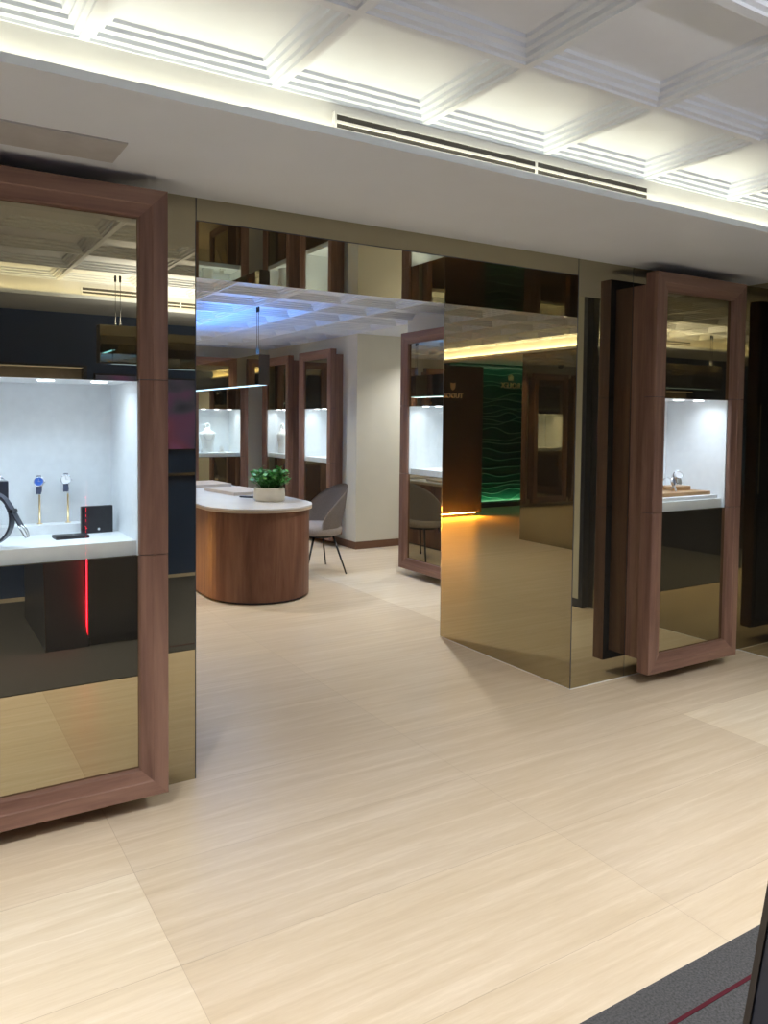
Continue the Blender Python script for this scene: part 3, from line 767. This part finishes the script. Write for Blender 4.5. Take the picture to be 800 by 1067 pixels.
t = thing('dome_camera', 'small dark dome security camera on the ceiling near the back wall', 'security camera', (1.62, 6.42, 2.508))
bm = B(); cyl(bm, (0, 0, -.03), (0, 0, 0), .062, n=28); obj('mount', bm, 'ceramic', t)
bm = B(); lathe(bm, [(.056, -.03), (.055, -.05), (.046, -.07), (.028, -.084), (.006, -.089)], 28); obj('dome', bm, 'black', t)

# ------------------------------------------------------------------ lights
WARM = (1, .94, .66); NEUT = (1, .97, .94)
area('cove_light', (-1.125, -.832, SZ+.018), (PI+.6, 0, 0), 9.6, .03, 9.5, WARM)
area('cove_light', (-1.125, -3.268, SZ+.018), (PI-.75, 0, 0), 9.6, .03, 16, (1, .85, .5))
area('cove_light', (-1.372, (D+YB)/2, 2.378), (PI, 0, PI/2), YB-D-.1, .025, 14, (1, .82, .42))
def fill_lamp(label, x, y, z, power, ang=132, col=NEUT):  # unseen fill lamps, added to brighten floor and ceiling
    t = thing('fill_lamp', label, 'fill light', (x, y, z), 0, None)
    bm = B(); lathe(bm, [(.05, 0), (.05, -.006), (.036, -.006), (.034, 0)], 24, cap=False); obj('trim_ring', bm, 'paint', t)
    bm = B(); cyl(bm, (0, 0, -.001), (0, 0, -.003), .034, n=24); obj('lens', bm, 'lamp', t)
    spot('lamp', (0, 0, -.012), power, col, ang, .8, .035, parent=t)
    return t
ZP = CZ+.054
COOL = (1, .98, .95)
k = 0
for x, w in ((-2.60, 'second'), (-3.75, 'third'), (-4.9, 'last')):
    fill_lamp('added aisle fill lamp, %s from the camera, out to the left' % w, x, -2.05, ZP, 120)
for x, w in ((1.97, 'nearer the middle'), (3.11, 'nearer the end mirror')):
    fill_lamp('added aisle fill lamp behind the view, %s' % w, x, -2.55, ZP, 65)
fill_lamp('added aisle fill lamp right above the camera side', -1.46, -2.05, ZP, 120)
fill_lamp('added aisle fill lamp high above the right edge of the view', 1.40, -2.05, ZP, 70)
for (x, y, w) in ((-.32, 2.45, 'left of the opening'), (-.32, 4.45, 'left of the desk'), (1.11+.29*0, 5.9, 'near the back wall'), (2.54, 2.45, 'right of the opening')):
    pass
sc.world = bpy.data.worlds.new('world'); sc.world.use_nodes = True
sc.world.node_tree.nodes['Background'].inputs[0].default_value = (.6, .7, .9, 1); sc.world.node_tree.nodes['Background'].inputs[1].default_value = .03

def cell_mid(v, arr): 
    for a, b in zip(arr, arr[1:]):
        if a <= v < b: return (a+b)/2
for x, y, w, pw in ((-.5, 2.4, 'above the mirror screen', 34), (-.5, 4.9, 'left of the pendant lamp', 38), (.6, 3.4, 'above the left side of the desk', 55), (2.6, 1.9, 'just inside the opening', 85), (2.6, 4.9, 'beside the pillar', 48), (.6, 6.2, 'near the back wall', 55)):
    fill_lamp('added inner room fill lamp %s' % w, cell_mid(x, XS_IN), cell_mid(y, YS_IN), 2.50+.054, pw, 110, COOL)
fill_lamp('added side passage fill lamp by the cream pillar', 4.4, 3.9, 2.50, 55, 132, COOL)
# lamp parts of the built things, and one added fill
for o in COL.objects:
    if o.name.startswith('uplight'):
        if o.parent is p_in: o.data.energy = 9
        else: o.data.energy = 16; o.data.color = (1, .97, .95)  # outer pendant: uplight added to brighten the ceiling
area('base_light', (-1.86, 6.285, .063), (-1.3, 0, 0), 1.2, .012, 75, (1, .40, .05))
area('wave_light', (-3.7, 7.10, .1), (PI-.25, 0, 0), 2.0, .05, 6, (.4, 1, .7))
area('wave_light', (-3.7, 7.0, 2.46), (.3, 0, 0), 2.0, .06, 1.6, (.6, 1, .8))

GROUPS = {'display_cabinet': 'walnut display cabinets', 'fill_lamp': 'added fill lamps', 'pendant_light': 'bronze mirrored pendant lamps', 'wristwatch': 'wristwatches on display',
          'watch_stand': 'brass watch stands', 'necklace_bust': 'white necklace busts', 'ring_stand': 'white ring stands', 'desk_mat': 'beige desk mats', 'slot_diffuser': 'slot air vents'}
for o in COL.objects:
    g_ = GROUPS.get(o.name.split('.')[0])
    if g_ and o.parent is None and o.get('category'): o['group'] = g_
# ------------------------------------------------------------------ view
sc.view_settings.view_transform = 'Standard'; sc.view_settings.look = 'None'
sc.view_settings.gamma = 1; sc.view_settings.use_curve_mapping = False
sc.view_settings.exposure = .7
cy = sc.cycles
cy.use_denoising = True
try: cy.denoiser = 'OPENIMAGEDENOISE'
except Exception: pass
cy.max_bounces = 14; cy.glossy_bounces = 10; cy.diffuse_bounces = 5; cy.transparent_max_bounces = 12
cy.caustics_reflective = True; cy.blur_glossy = .6
cy.sample_clamp_indirect = 6
